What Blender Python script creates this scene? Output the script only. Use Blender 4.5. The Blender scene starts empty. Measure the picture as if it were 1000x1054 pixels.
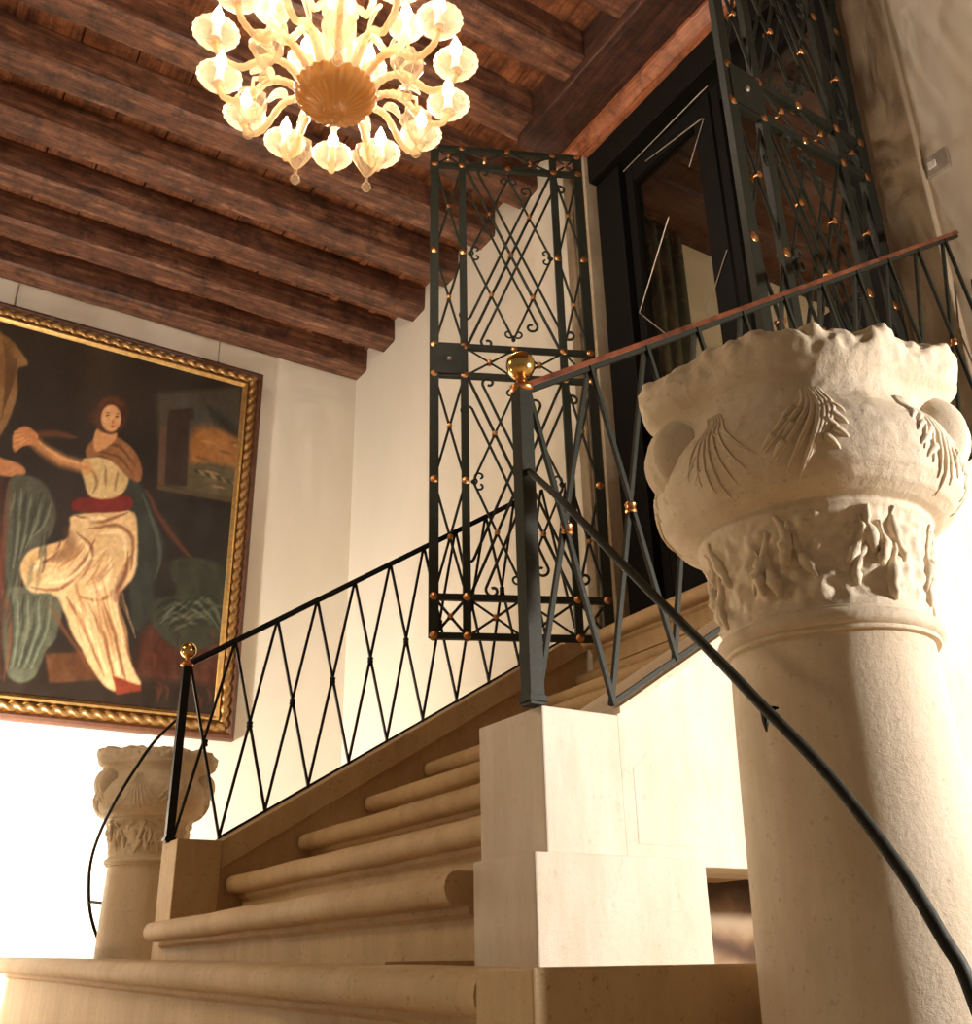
import bpy, math, random
import numpy as np
from mathutils import Vector, Matrix, noise
random.seed(7)
PI=math.pi
U=1.75      # metres per survey unit
EYE=1.62    # camera height above the lower hall floor
FL=-EYE/U   # floor level in survey units (eye level = 0)
C=bpy.context.scene.collection
# ------------------------------------------------------------------ camera
f=1057.6084866
cp,sp=math.cos(math.radians(24.06945941)),math.sin(math.radians(24.06945941))
c_,s_=math.cos(math.radians(-1.15403006)),math.sin(math.radians(-1.15403006))
ya=math.radians(-32.35959059)
Rm=np.array([[c_,0,s_],[0,1,0],[-s_,0,c_]])@np.array([[1,0,0],[0,cp,sp],[0,-sp,cp]])
Wm=np.array([[math.cos(ya),math.sin(ya),0],[-math.sin(ya),math.cos(ya),0],[0,0,1]])
M=Rm@Wm          # survey axes -> right, forward, up
def ray(x,y): return M.T@np.array([(x-500)/f,1,-(y-527)/f])
cd=bpy.data.cameras.new('camera'); cam=bpy.data.objects.new('camera',cd); C.objects.link(cam)
cd.sensor_fit='HORIZONTAL'; cd.sensor_width=36; cd.lens=f/1000*36; cd.clip_start=.02
cam.matrix_world=Matrix(((M[0,0],M[2,0],-M[1,0],0),(M[0,1],M[2,1],-M[1,1],0),(M[0,2],M[2,2],-M[1,2],EYE),(0,0,0,1)))
bpy.context.scene.camera=cam

# ------------------------------------------------------------------ materials
def nt(name):
    m=bpy.data.materials.new(name); m.use_nodes=True
    n=m.node_tree.nodes; l=m.node_tree.links
    return m,n,l,n['Principled BSDF']
def col(c): return (c[0],c[1],c[2],1)
def ramp(n,stops):
    r=n.new('ShaderNodeValToRGB')
    while len(r.color_ramp.elements)<len(stops): r.color_ramp.elements.new(.5)
    for e,(p,c) in zip(r.color_ramp.elements,stops): e.position=p; e.color=col(c)
    return r
def coords(n,l,scale=(1,1,1)):
    g=n.new('ShaderNodeNewGeometry'); m=n.new('ShaderNodeMapping'); m.inputs['Scale'].default_value=scale
    l.new(g.outputs['Position'],m.inputs['Vector']); return m.outputs['Vector']
def noisetex(n,l,vec,scale,detail=6,rough=.6):
    t=n.new('ShaderNodeTexNoise'); t.inputs['Scale'].default_value=scale; t.inputs['Detail'].default_value=detail
    t.inputs['Roughness'].default_value=rough; l.new(vec,t.inputs['Vector']); return t.outputs['Fac']
def mixc(n,l,fac,a,b,mode='MIX'):
    m=n.new('ShaderNodeMix'); m.data_type='RGBA'; m.blend_type=mode
    if hasattr(fac,'links') or not isinstance(fac,(int,float)): l.new(fac,m.inputs[0])
    else: m.inputs[0].default_value=fac
    for i,v in ((6,a),(7,b)):
        if isinstance(v,tuple): m.inputs[i].default_value=col(v)
        else: l.new(v,m.inputs[i])
    return m.outputs[2]
def bump(n,l,b,h,strength=.3,dist=.01):
    u=n.new('ShaderNodeBump'); u.inputs['Strength'].default_value=strength; u.inputs['Distance'].default_value=dist
    l.new(h,u.inputs['Height']); l.new(u.outputs['Normal'],b.inputs['Normal'])
def stone(name,a,b,speck,sc=1.0,bs=.35,spk=.5):
    m,n,l,p=nt(name); v=coords(n,l)
    big=noisetex(n,l,v,1.7*sc,5); r=ramp(n,[(.35,a),(.65,b)]); l.new(big,r.inputs[0])
    fine=noisetex(n,l,v,60*sc,4,.7); rf=ramp(n,[(.30,(1,1,1)),(.40,(0,0,0))]); l.new(fine,rf.inputs[0])
    mm=n.new('ShaderNodeMath'); mm.operation='MULTIPLY'; mm.inputs[1].default_value=spk; l.new(rf.outputs[0],mm.inputs[0])
    c=mixc(n,l,mm.outputs[0],r.outputs[0],speck)
    st=noisetex(n,l,coords(n,l,(3,3,.7)),5*sc,6,.7); rs=ramp(n,[(.42,(.86,.82,.76)),(.6,(1,1,1))]); l.new(st,rs.inputs[0])
    c=mixc(n,l,.6,c,rs.outputs[0],'MULTIPLY')
    l.new(c,p.inputs['Base Color']); p.inputs['Roughness'].default_value=.75
    hb=noisetex(n,l,v,95*sc,6,.75); bump(n,l,p,hb,bs*1.5,.005)
    return m
def wood(name,a,b,c3,scale=(1,14,14),rough=.6,bs=.5,bsc=3):
    m,n,l,p=nt(name); v=coords(n,l,scale)
    t=noisetex(n,l,v,bsc,8,.7); r=ramp(n,[(.3,a),(.52,b),(.72,c3)]); l.new(t,r.inputs[0])
    v2=coords(n,l); k=noisetex(n,l,v2,9,5,.75); rk=ramp(n,[(.36,(.16,.13,.12)),(.56,(1,1,1))]); l.new(k,rk.inputs[0])
    cc=mixc(n,l,.75,r.outputs[0],rk.outputs[0],'MULTIPLY')
    l.new(cc,p.inputs['Base Color']); p.inputs['Roughness'].default_value=rough; bump(n,l,p,t,bs,.01); return m
def plain(name,c,rough=.5,metal=0,nz=None,bs=0,sc=30):
    m,n,l,p=nt(name); v=coords(n,l); t=noisetex(n,l,v,sc,4)
    r=ramp(n,[(.3,tuple(x*.75 for x in c)),(.7,tuple(min(1,x*1.15) for x in c))]); l.new(t,r.inputs[0])
    l.new(r.outputs[0],p.inputs['Base Color']); p.inputs['Roughness'].default_value=rough; p.inputs['Metallic'].default_value=metal
    if bs: bump(n,l,p,t,bs,.003)
    return m
def plaster(name,c):
    m,n,l,p=nt(name); v=coords(n,l); t=noisetex(n,l,coords(n,l,(1,1,.35)),2.2,6,.65)
    r=ramp(n,[(.3,tuple(x*.93 for x in c)),(.7,c)]); l.new(t,r.inputs[0]); l.new(r.outputs[0],p.inputs['Base Color'])
    p.inputs['Roughness'].default_value=.85; bump(n,l,p,noisetex(n,l,v,45,5),.12,.004); return m
MAT={}
MAT['plaster']=plaster('cream_plaster',(.78,.70,.58))
MAT['stone']=stone('istrian_stone',(.70,.58,.43),(.84,.74,.60),(.38,.28,.16))
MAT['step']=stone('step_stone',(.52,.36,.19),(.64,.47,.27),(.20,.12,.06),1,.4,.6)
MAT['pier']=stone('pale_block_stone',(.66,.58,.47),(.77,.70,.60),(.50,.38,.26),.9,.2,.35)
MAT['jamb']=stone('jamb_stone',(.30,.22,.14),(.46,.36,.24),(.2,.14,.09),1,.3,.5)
def swirl():
    m,n,l,p=nt('brown_veined_marble'); v=coords(n,l)
    w=n.new('ShaderNodeTexWave'); w.inputs['Scale'].default_value=2.2; w.inputs['Distortion'].default_value=9; w.inputs['Detail'].default_value=5
    w.bands_direction='Z'; l.new(v,w.inputs['Vector'])
    r=ramp(n,[(0,(.08,.035,.015)),(.5,(.24,.14,.07)),(1,(.40,.29,.18))]); l.new(w.outputs['Fac'],r.inputs[0])
    l.new(r.outputs[0],p.inputs['Base Color']); p.inputs['Roughness'].default_value=.3; return m
MAT['marble']=swirl()
MAT['beam']=wood('old_beam_wood',(.035,.012,.006),(.15,.055,.025),(.36,.17,.09),(.8,7,7))
MAT['board']=wood('ceiling_board_wood',(.07,.020,.008),(.27,.09,.03),(.42,.16,.06),(12,.6,12))
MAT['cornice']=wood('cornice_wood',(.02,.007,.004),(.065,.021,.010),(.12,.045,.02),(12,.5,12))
MAT['trim']=wood('red_brown_moulding',(.18,.05,.02),(.34,.11,.045),(.46,.18,.08),(12,.5,12),.35)
MAT['door']=plain('black_painted_door',(.005,.004,.003),.7)
MAT['door'].node_tree.nodes['Principled BSDF'].inputs['Specular IOR Level'].default_value=.15
MAT['iron']=plain('dark_green_black_iron',(.016,.017,.010),.6,.05,bs=.3,sc=80)
MAT['iron_b']=plain('black_iron',(.009,.008,.007),.45,.2,bs=.2,sc=80)
for _k in ('iron','iron_b'): MAT[_k].node_tree.nodes['Principled BSDF'].inputs['Specular IOR Level'].default_value=.3
MAT['rail']=wood('reddish_handrail',(.09,.020,.008),(.16,.042,.018),(.22,.07,.03),(8,.5,8),.3,.1)
MAT['copper']=plain('copper_rosette',(.75,.36,.14),.3,1)
MAT['brass']=plain('polished_brass',(.80,.55,.20),.16,1,sc=8)
MAT['gold']=plain('gilt_wood',(.80,.50,.18),.35,.85,bs=.3)
MAT['darkgilt']=plain('dark_gilt_wood',(.34,.18,.06),.35,.6,bs=.3)
MAT['frame_edge']=plain('red_brown_frame_edge',(.10,.035,.015),.5)
MAT['steel']=plain('dull_metal_plate',(.36,.30,.24),.45,.4)
def mirror():
    m,n,l,p=nt('dark_window_glass'); t=n.new('ShaderNodeBsdfTransparent'); t.inputs[0].default_value=(.75,.73,.68,1)
    g=n.new('ShaderNodeBsdfGlossy'); g.inputs['Roughness'].default_value=.03
    mx=n.new('ShaderNodeMixShader'); mx.inputs[0].default_value=.10
    l.new(t.outputs[0],mx.inputs[1]); l.new(g.outputs[0],mx.inputs[2]); l.new(mx.outputs[0],n['Material Output'].inputs[0]); return m
MAT['glass']=mirror()
MAT['curtain']=plain('grey_green_curtain',(.10,.10,.07),.9,bs=.3,sc=20)
def blown(name,c,tr,ribs=0):
    m,n,l,p=nt(name); p.inputs['Base Color'].default_value=col(c); p.inputs['Roughness'].default_value=.08
    p.inputs['Specular IOR Level'].default_value=.8
    t=n.new('ShaderNodeBsdfTransparent'); t.inputs['Color'].default_value=(1,.95,.86,1)
    tl=n.new('ShaderNodeBsdfTranslucent'); tl.inputs['Color'].default_value=col(c)
    m1=n.new('ShaderNodeMixShader'); m1.inputs[0].default_value=.4; l.new(p.outputs[0],m1.inputs[1]); l.new(tl.outputs[0],m1.inputs[2])
    m2=n.new('ShaderNodeMixShader')
    fr=n.new('ShaderNodeLayerWeight'); fr.inputs['Blend'].default_value=.35
    rr=n.new('ShaderNodeMapRange'); rr.inputs['To Min'].default_value=tr; rr.inputs['To Max'].default_value=max(0,tr-.45); l.new(fr.outputs['Facing'],rr.inputs['Value'])
    l.new(rr.outputs['Result'],m2.inputs[0]); l.new(m1.outputs[0],m2.inputs[1]); l.new(t.outputs[0],m2.inputs[2])
    l.new(m2.outputs[0],n['Material Output'].inputs[0]); return m
MAT['cupglass']=blown('clear_blown_glass',(.90,.74,.52),.80)
MAT['armglass']=blown('ribbed_amber_glass',(.82,.60,.36),.45)
MAT['bowlglass']=blown('gold_glass',(.50,.24,.06),.10)
def emis(name,c,s):
    m,n,l,p=nt(name); e=n.new('ShaderNodeEmission'); e.inputs[0].default_value=col(c); e.inputs[1].default_value=s
    l.new(e.outputs[0],n['Material Output'].inputs[0]); return m
MAT['bulb']=emis('lit_bulb',(1,.88,.74),80)
MAT['candle']=plain('white_candle_sleeve',(.85,.80,.7),.4)

# ------------------------------------------------------------------ mesh helper
class MB:
    def __init__(s): s.v=[];s.f=[]
    def quadgrid(s,P,closeu=False,closev=False):
        nu=len(P);nv=len(P[0]);b=len(s.v)
        for r in P: s.v+= [tuple(p) for p in r]
        for i in range(nu if closeu else nu-1):
            for j in range(nv if closev else nv-1):
                a=b+i*nv+j; c=b+i*nv+(j+1)%nv; d=b+((i+1)%nu)*nv+(j+1)%nv; e=b+((i+1)%nu)*nv+j
                s.f.append((a,c,d,e))
    def poly(s,pts): b=len(s.v); s.v+=[tuple(p) for p in pts]; s.f.append(tuple(range(b,b+len(pts))))
    def box(s,lo,hi):
        b=len(s.v); x0,y0,z0=lo;x1,y1,z1=hi
        s.v+=[(x0,y0,z0),(x1,y0,z0),(x1,y1,z0),(x0,y1,z0),(x0,y0,z1),(x1,y0,z1),(x1,y1,z1),(x0,y1,z1)]
        s.f+=[tuple(b+i for i in q) for q in ((0,3,2,1),(4,5,6,7),(0,1,5,4),(1,2,6,5),(2,3,7,6),(3,0,4,7))]
    def prism(s,pts,fn,lo,hi):
        "pts 2D; fn(a,b,t)->3D"
        b=len(s.v);k=len(pts)
        s.v+=[tuple(fn(a,c,lo)) for a,c in pts]+[tuple(fn(a,c,hi)) for a,c in pts]
        s.f.append(tuple(range(b,b+k))[::-1]); s.f.append(tuple(range(b+k,b+2*k)))
        for i in range(k): j=(i+1)%k; s.f.append((b+i,b+j,b+k+j,b+k+i))
    def tube(s,pts,r,seg=8,flat=None):
        pts=[Vector(p) for p in pts]; n=len(pts); P=[]
        up=None
        for i,p in enumerate(pts):
            t=(pts[min(i+1,n-1)]-pts[max(i-1,0)])
            if t.length<1e-9: t=Vector((0,0,1))
            t.normalize()
            if up is None:
                up=Vector((0,0,1)) if abs(t.z)<.9 else Vector((1,0,0))
            x=t.cross(up)
            if x.length<1e-6: x=t.orthogonal()
            x.normalize(); y=x.cross(t); up=y
            rr=r[i] if isinstance(r,(list,tuple)) else r
            ry=rr*(flat or 1)
            P.append([tuple(p+x*math.cos(2*PI*k/seg+PI/seg)*rr+y*math.sin(2*PI*k/seg+PI/seg)*ry) for k in range(seg)])
        s.quadgrid(P,closev=True)
        b=len(s.v)-n*seg; s.f.append(tuple(range(b,b+seg))); s.f.append(tuple(range(b+(n-1)*seg,b+n*seg))[::-1])
    def bar(s,p,q,w,h=None): s.tube([p,q],w*.7071,4,(h/w if h else None))
    def lathe(s,c,prof,seg=32,fn=None,axis=None):
        P=[]
        for i,(r,z) in enumerate(prof):
            row=[]
            for k in range(seg):
                a=2*PI*k/seg; rr,zz=(r,z) if fn is None else fn(a,r,z,i)
                row.append((rr*math.cos(a),rr*math.sin(a),zz))
            P.append(row)
        if axis is not None:
            q=Vector((0,0,1)).rotation_difference(Vector(axis)); P=[[tuple(q@Vector(v)) for v in r] for r in P]
        P=[[(v[0]+c[0],v[1]+c[1],v[2]+c[2]) for v in r] for r in P]
        s.quadgrid(P,closev=True)
        n=len(prof); b=len(s.v)-n*seg
        s.f.append(tuple(range(b,b+seg))); s.f.append(tuple(range(b+(n-1)*seg,b+n*seg))[::-1])
    def sphere(s,c,r,seg=20,sq=1):
        s.lathe(c,[(max(1e-4,r*math.sin(PI*i/(seg//2))),-r*sq*math.cos(PI*i/(seg//2))) for i in range(seg//2+1)],seg)
    def build(s,name,mat,parent=None,origin=None,smooth=False,bevel=0,auto=None):
        me=bpy.data.meshes.new(name)
        if parent is not None: origin=parent['_o'] if origin is None else origin
        if origin is None:
            A=np.array(s.v); origin=((A[:,0].min()+A[:,0].max())/2,(A[:,1].min()+A[:,1].max())/2,A[:,2].min())
        o=[float(x) for x in origin]
        me.from_pydata([((v[0]-o[0])*U,(v[1]-o[1])*U,(v[2]-o[2])*U) for v in s.v],[],s.f)
        ob=bpy.data.objects.new(name,me); C.objects.link(ob)
        if parent is None: ob.location=(o[0]*U,o[1]*U,o[2]*U+EYE)
        else:
            po=parent['_o']; ob.parent=parent; ob.location=((o[0]-po[0])*U,(o[1]-po[1])*U,(o[2]-po[2])*U)
        ob['_o']=o
        me.materials.append(MAT[mat] if isinstance(mat,str) else mat)
        import bmesh
        bm=bmesh.new(); bm.from_mesh(me); bmesh.ops.recalc_face_normals(bm,faces=bm.faces); bm.to_mesh(me); bm.free()
        if smooth:
            me.polygons.foreach_set('use_smooth',[True]*len(me.polygons))
            if auto:
                me.set_sharp_from_angle(angle=math.radians(auto))
        if bevel:
            m=ob.modifiers.new('bevel','BEVEL'); m.width=bevel; m.segments=2; m.limit_method='ANGLE'
        return ob
def tag(o,label=None,cat=None,group=None,kind=None):
    for k,v in (('label',label),('category',cat),('group',group),('kind',kind)):
        if v: o[k]=v
    return o
def thing(name,at,label,cat,group=None):
    o=bpy.data.objects.new(name,None); C.objects.link(o); o.empty_display_size=.1
    o.location=(at[0]*U,at[1]*U,at[2]*U+EYE); o['_o']=[float(x) for x in at]
    return tag(o,label,cat,group)
def struct(m,name,mat,**k): return tag(m.build(name,mat,**k),kind='structure')

# ------------------------------------------------------------------ layout numbers
SD=1.92          # plane of the wall with the doorway
NW=4.28          # plane of the wall with the painting
N1,N2=1.0,2.52   # near and far railing planes
ZC=2.97          # underside of ceiling boards
ZB=2.84          # underside of beams
S0,NE=-2.6,-2.2  # where the hall stops behind the camera

# ------------------------------------------------------------------ room shell
m=MB(); m.box((S0,NE,FL-.05),(SD+.3,NW+.1,FL)); struct(m,'floor','step')
m=MB(); m.box((S0,NW,FL),(SD+.1,NW+.1,ZC+.1)); struct(m,'wall_left','plaster')
DN0,DN1,DZ0,DZ1=1.17,2.27,.93,2.735   # door opening
m=MB()
m.box((SD,DN1,FL),(SD+.12,NW,ZC+.1)); m.box((SD,NE,FL),(SD+.12,DN0,ZC+.1))
m.box((SD,DN0,DZ1),(SD+.12,DN1,ZC+.1)); m.box((SD,DN0,FL),(SD+.12,DN1,.80))
struct(m,'wall_back','plaster')
# ceiling boards, laid across the beams, with battens over the joints
m=MB(); s=S0; rs=random.Random(3)
while s<SD:
    w=.175+rs.random()*.03; e=min(s+w,SD)
    m.box((s,NE,ZC+rs.random()*.004),(e-.006,NW,ZC+.03))
    if rs.random()<.45: m.box((e-.02,NE,ZC-.008),(e+.012,NW,ZC+.01))
    s=e
m.box((S0,NE,ZC+.035),(SD,NW,ZC+.05))
struct(m,'ceiling','board')
# beams
ords=['against the wall above the painting','second from the painting wall','third from the painting wall','fourth from the painting wall','fifth from the painting wall','sixth from the painting wall','seventh from the painting wall','eighth from the painting wall','ninth from the painting wall','tenth from the painting wall','eleventh from the painting wall','twelfth from the painting wall']
for k in range(12):
    n0=4.15-.31*k; rb=random.Random(k); 
    if k==0: n1_=NW
    else: n1_=n0+.13
    P=[]; NS=60
    for i in range(NS+1):
        ss=S0+(SD-S0)*i/NS
        j=lambda q: noise.noise(Vector((ss*2.3,k*3.1,q)))*.009
        ch=.010
        P.append([(ss,n0+j(0),ZC),(ss,n0+j(1),ZB+ch),(ss,n0+ch+j(2),ZB+j(3)*.7),(ss,n1_-ch+(j(4) if k else 0),ZB+j(5)*.7),(ss,n1_+(j(6) if k else 0),ZB+ch),(ss,n1_,ZC)])
    m=MB(); m.quadgrid(P,closev=True); m.f.append(tuple(range(6))); m.f.append(tuple(range(NS*6,NS*6+6))[::-1])
    tag(m.build('ceiling_beam','beam'),'dark rough-hewn wooden ceiling beam, '+ords[k],'beam','wooden ceiling beams')
# cornice timber and moulding over the doorway
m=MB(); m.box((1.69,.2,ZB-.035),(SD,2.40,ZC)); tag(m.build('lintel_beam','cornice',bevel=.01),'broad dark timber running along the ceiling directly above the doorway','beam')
m=MB()
m.prism([(1.87,2.775),(1.895,2.755),(1.92,2.750),(1.92,2.815),(1.86,2.815),(1.86,2.79)],lambda a,b,t:(a,t,b),.2,2.40)
m.prism([(1.895,2.735),(1.92,2.730),(1.92,2.752),(1.895,2.752)],lambda a,b,t:(a,t,b),.2,2.385)
struct(m,'trim_1','trim')
# stone jambs
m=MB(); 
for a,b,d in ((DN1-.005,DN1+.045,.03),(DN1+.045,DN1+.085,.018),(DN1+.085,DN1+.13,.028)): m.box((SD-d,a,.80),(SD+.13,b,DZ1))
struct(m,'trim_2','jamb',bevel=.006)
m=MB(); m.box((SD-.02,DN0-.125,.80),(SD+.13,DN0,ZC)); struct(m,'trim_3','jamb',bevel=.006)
# double glazed door in the recess
d=MB(); D0=SD+.06
def slab(m,n0,n1,z0,z1,s0=D0,s1=D0+.035): m.box((s0,n0,z0),(s1,n1,z1))
slab(d,DN1-.13,DN1,DZ0,DZ1-.12,SD+.02,D0+.05); slab(d,DN0,DN0+.06,DZ0,DZ1-.12,SD+.02,D0+.05); slab(d,DN0-.0,DN1,DZ1-.12,DZ1+.01,SD-.012,D0+.06)
slab(d,DN0+.06,DN1-.13,DZ0,DZ0+.03)
door=struct(d,'door_1','door',bevel=.006)
for a,b in ((1.715,DN1-.132),(DN0+.062,1.705)):
    q=MB(); slab(q,a,a+.075,DZ0+.03,2.6,D0-.01); slab(q,b-.035,b,DZ0+.03,2.6,D0-.01); slab(q,a+.075,b-.035,2.53,2.6,D0-.008); slab(q,a+.075,b-.035,DZ0+.03,1.56,D0-.008)
    lf=q.build('door_leaf','door',door,bevel=.004)
    g=MB(); slab(g,a+.07,b-.03,1.55,2.535,D0+.008,D0+.014); g.build('door_glass','glass',lf)
def onplane(x,y,s): r=ray(x,y); return tuple(r*(s/r[0]))
for p,q in (((688,223),(658,322)),((658,322),(690,348)),((748,257),(722,338)),((722,122),(664,166)),((724,122),(709,172)),((728,88),(632,186))):
    g=MB(); g.tube([onplane(*p,D0-.014),onplane(*q,D0-.014)],.0022,5); g.build('glazing_bar','steel',door)
# the room glimpsed through the glass
m=MB(); m.box((SD+.13,2.6,.80),(5,2.7,3.0)); struct(m,'wall_vestibule','plaster')
m=MB(); m.box((4.6,.4,.80),(4.7,2.7,3.0)); struct(m,'wall_vestibule_end','plaster')
m=MB(); m.box((SD+.13,.4,2.89),(5,2.6,2.95))
for k in range(14): m.box((SD+.13,2.5-.16*k,2.87),(5,2.53-.16*k,2.89))
struct(m,'ceiling_vestibule','cornice')
m=MB(); m.box((SD+.13,.4,.80),(5,2.6,.85)); struct(m,'floor_vestibule','step')
m=MB(); P=[]
for i in range(41):
    u=i/40; sg=2.40+.26*u; P.append([(sg,2.565-.012*math.sin(u*24),z) for z in (.86,1.6,2.2,2.885)])
m.quadgrid(P); o=m.build('door_curtain','curtain',smooth=True); tag(o,'dark grey-green curtain hanging behind the glass of the door','curtain'); md=o.modifiers.new('t','SOLIDIFY'); md.thickness=.01
# ------------------------------------------------------------------ staircase
stair=thing('staircase',(.55,1.75,FL),'stone staircase with rounded nosings climbing from the lower hall to the gated doorway','staircase')
RISE,RUN=.1015,.1745
def step_profile(s,z,depth,h):
    # rounded nosing (torus), fillet below, set-back riser
    pts=[(s+depth,z),(s,z)]
    R=.020
    for i in range(9):
        a=PI/2+PI*i/8; pts.append((s+R*.9*math.cos(a)-.004,z-R+R*math.sin(a)))
    pts+=[(s+.012,z-2*R),(s+.012,z-2*R-.008),(s+.022,z-2*R-.014),(s+.022,z-h),(s+depth,z-h)]
    return pts
def add_step(k,s,z,n0,n1,depth,h=RISE,nl=0,tilt=0):
    m=MB(); P=step_profile(s,z,depth,h)
    K=14; rows=[]
    for i in range(K+1):
        t=n0+(n1-n0)*i/K
        rows.append([(a+noise.noise(Vector((t*6,k*2.,0)))*.0025,t,b+tilt*(t-n0)+(noise.noise(Vector((t*5,k*5.,9)))*.0025-.001 if a<s+.05 else 0)) for a,b in P])
    m.quadgrid(rows,closev=True); n=len(P); m.f.append(tuple(range(n))); m.f.append(tuple(range(K*n,K*n+n))[::-1])
    if nl: # nosing runs on past the end and finishes in a rounded return
        m.tube([(s-.002,n1-.01,z-.020),(s-.002,n1+nl-.012,z-.020),(s-.001,n1+nl-.004,z-.020),(s,n1+nl,z-.020)],[.020,.020,.016,.004],14)
    return m.build('step','step',stair,smooth=True,auto=40)
NI0,NI1=1.133,2.46
LW=3.5
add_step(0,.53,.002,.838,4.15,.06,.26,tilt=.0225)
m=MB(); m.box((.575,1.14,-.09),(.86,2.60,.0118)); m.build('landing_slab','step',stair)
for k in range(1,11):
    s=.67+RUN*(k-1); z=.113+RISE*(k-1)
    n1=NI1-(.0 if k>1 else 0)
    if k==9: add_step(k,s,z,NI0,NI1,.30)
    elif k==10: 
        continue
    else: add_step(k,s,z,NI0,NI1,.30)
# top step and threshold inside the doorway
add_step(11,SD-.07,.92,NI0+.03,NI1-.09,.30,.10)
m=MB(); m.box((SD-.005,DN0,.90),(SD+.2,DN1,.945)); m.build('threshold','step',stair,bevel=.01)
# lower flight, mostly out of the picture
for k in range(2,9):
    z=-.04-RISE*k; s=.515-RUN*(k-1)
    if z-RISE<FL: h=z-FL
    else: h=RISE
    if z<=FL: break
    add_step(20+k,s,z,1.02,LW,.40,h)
# solid core beneath
m=MB(); m.box((.60,1.11,FL),(.85,2.60,-.05)); m.box((.56,2.6,FL),(.60,4.13,-.05)); 
m.prism([(.70,-.03),(.70,.03),(SD,.70),(SD,FL),(.70,FL)],lambda a,b,t:(a,t,b),1.24,2.5)
for k in range(2,8): m.box((.55-RUN*(k-1),1.03,FL),(.60-RUN*(k-2),LW-.01,max(FL+.01,-.04-RISE*k-.03)))
m.build('stair_core','step',stair)
# near pier, blocks and stringer
m=MB(); m.box((.70,.99,.119),(.815,1.133,.288)); m.build('newel_block','pier',stair,bevel=.004)
m=MB(); m.box((.666,.966,-.004),(.915,1.096,.1185)); m.build('newel_plinth','pier',stair,bevel=.004)
m=MB(); m.box((.509,.747,FL),(.80,.836,.0022)); m.box((.70,.98,FL),(1.0,1.09,-.006)); m.build('pier_foot','step',stair,bevel=.004)
sl=.632
def zt(s): return .297+sl*(s-.815)
m=MB(); m.prism([(.8155,.119),(.8155,.289),(.826,.297),(SD,zt(SD)-.006),(SD,.16),(1.35,.16),(1.30,.112),(.915,.112)],lambda a,b,t:(a,t,b),.992,1.12); m.build('stringer','pier',stair,bevel=.003)
# shallow sunk panel on the stringer face
m=MB(); m.prism([(.835,.135),(.835,.225),(.86,.245),(1.2,.245),(1.2,.135)],lambda a,b,t:(a,t,b),.9915,.9925); m.build('stringer_panel','pier',stair,bevel=.002)
m=MB(); m.box((.915,1.19,FL),(SD,1.24,.16)); m.build('stair_skirting','marble',stair)
m=MB(); m.box((1.0,1.02,FL),(SD,1.19,-.012)); m.build('skirting_plinth','step',stair,bevel=.004)
# coping under the near railing
m=MB(); m.prism([(.8155,.2895),(.8155,.2975),(SD,zt(SD)+.004),(SD,zt(SD)-.007)],lambda a,b,t:(a,t,b),.985,1.133); m.build('coping','stone',stair)
# far pier and stringer
def zf(s): return .2905+.612*(s-.806)
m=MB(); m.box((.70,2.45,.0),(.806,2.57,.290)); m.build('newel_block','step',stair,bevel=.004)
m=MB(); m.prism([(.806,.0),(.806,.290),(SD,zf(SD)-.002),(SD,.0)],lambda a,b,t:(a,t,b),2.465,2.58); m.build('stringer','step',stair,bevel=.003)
m=MB(); m.prism([(.806,.225),(.806,.2905),(SD,zf(SD)),(SD,zf(SD)-.066)],lambda a,b,t:(a,t,b),2.452,2.59); m.build('coping','step',stair,bevel=.004)

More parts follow.
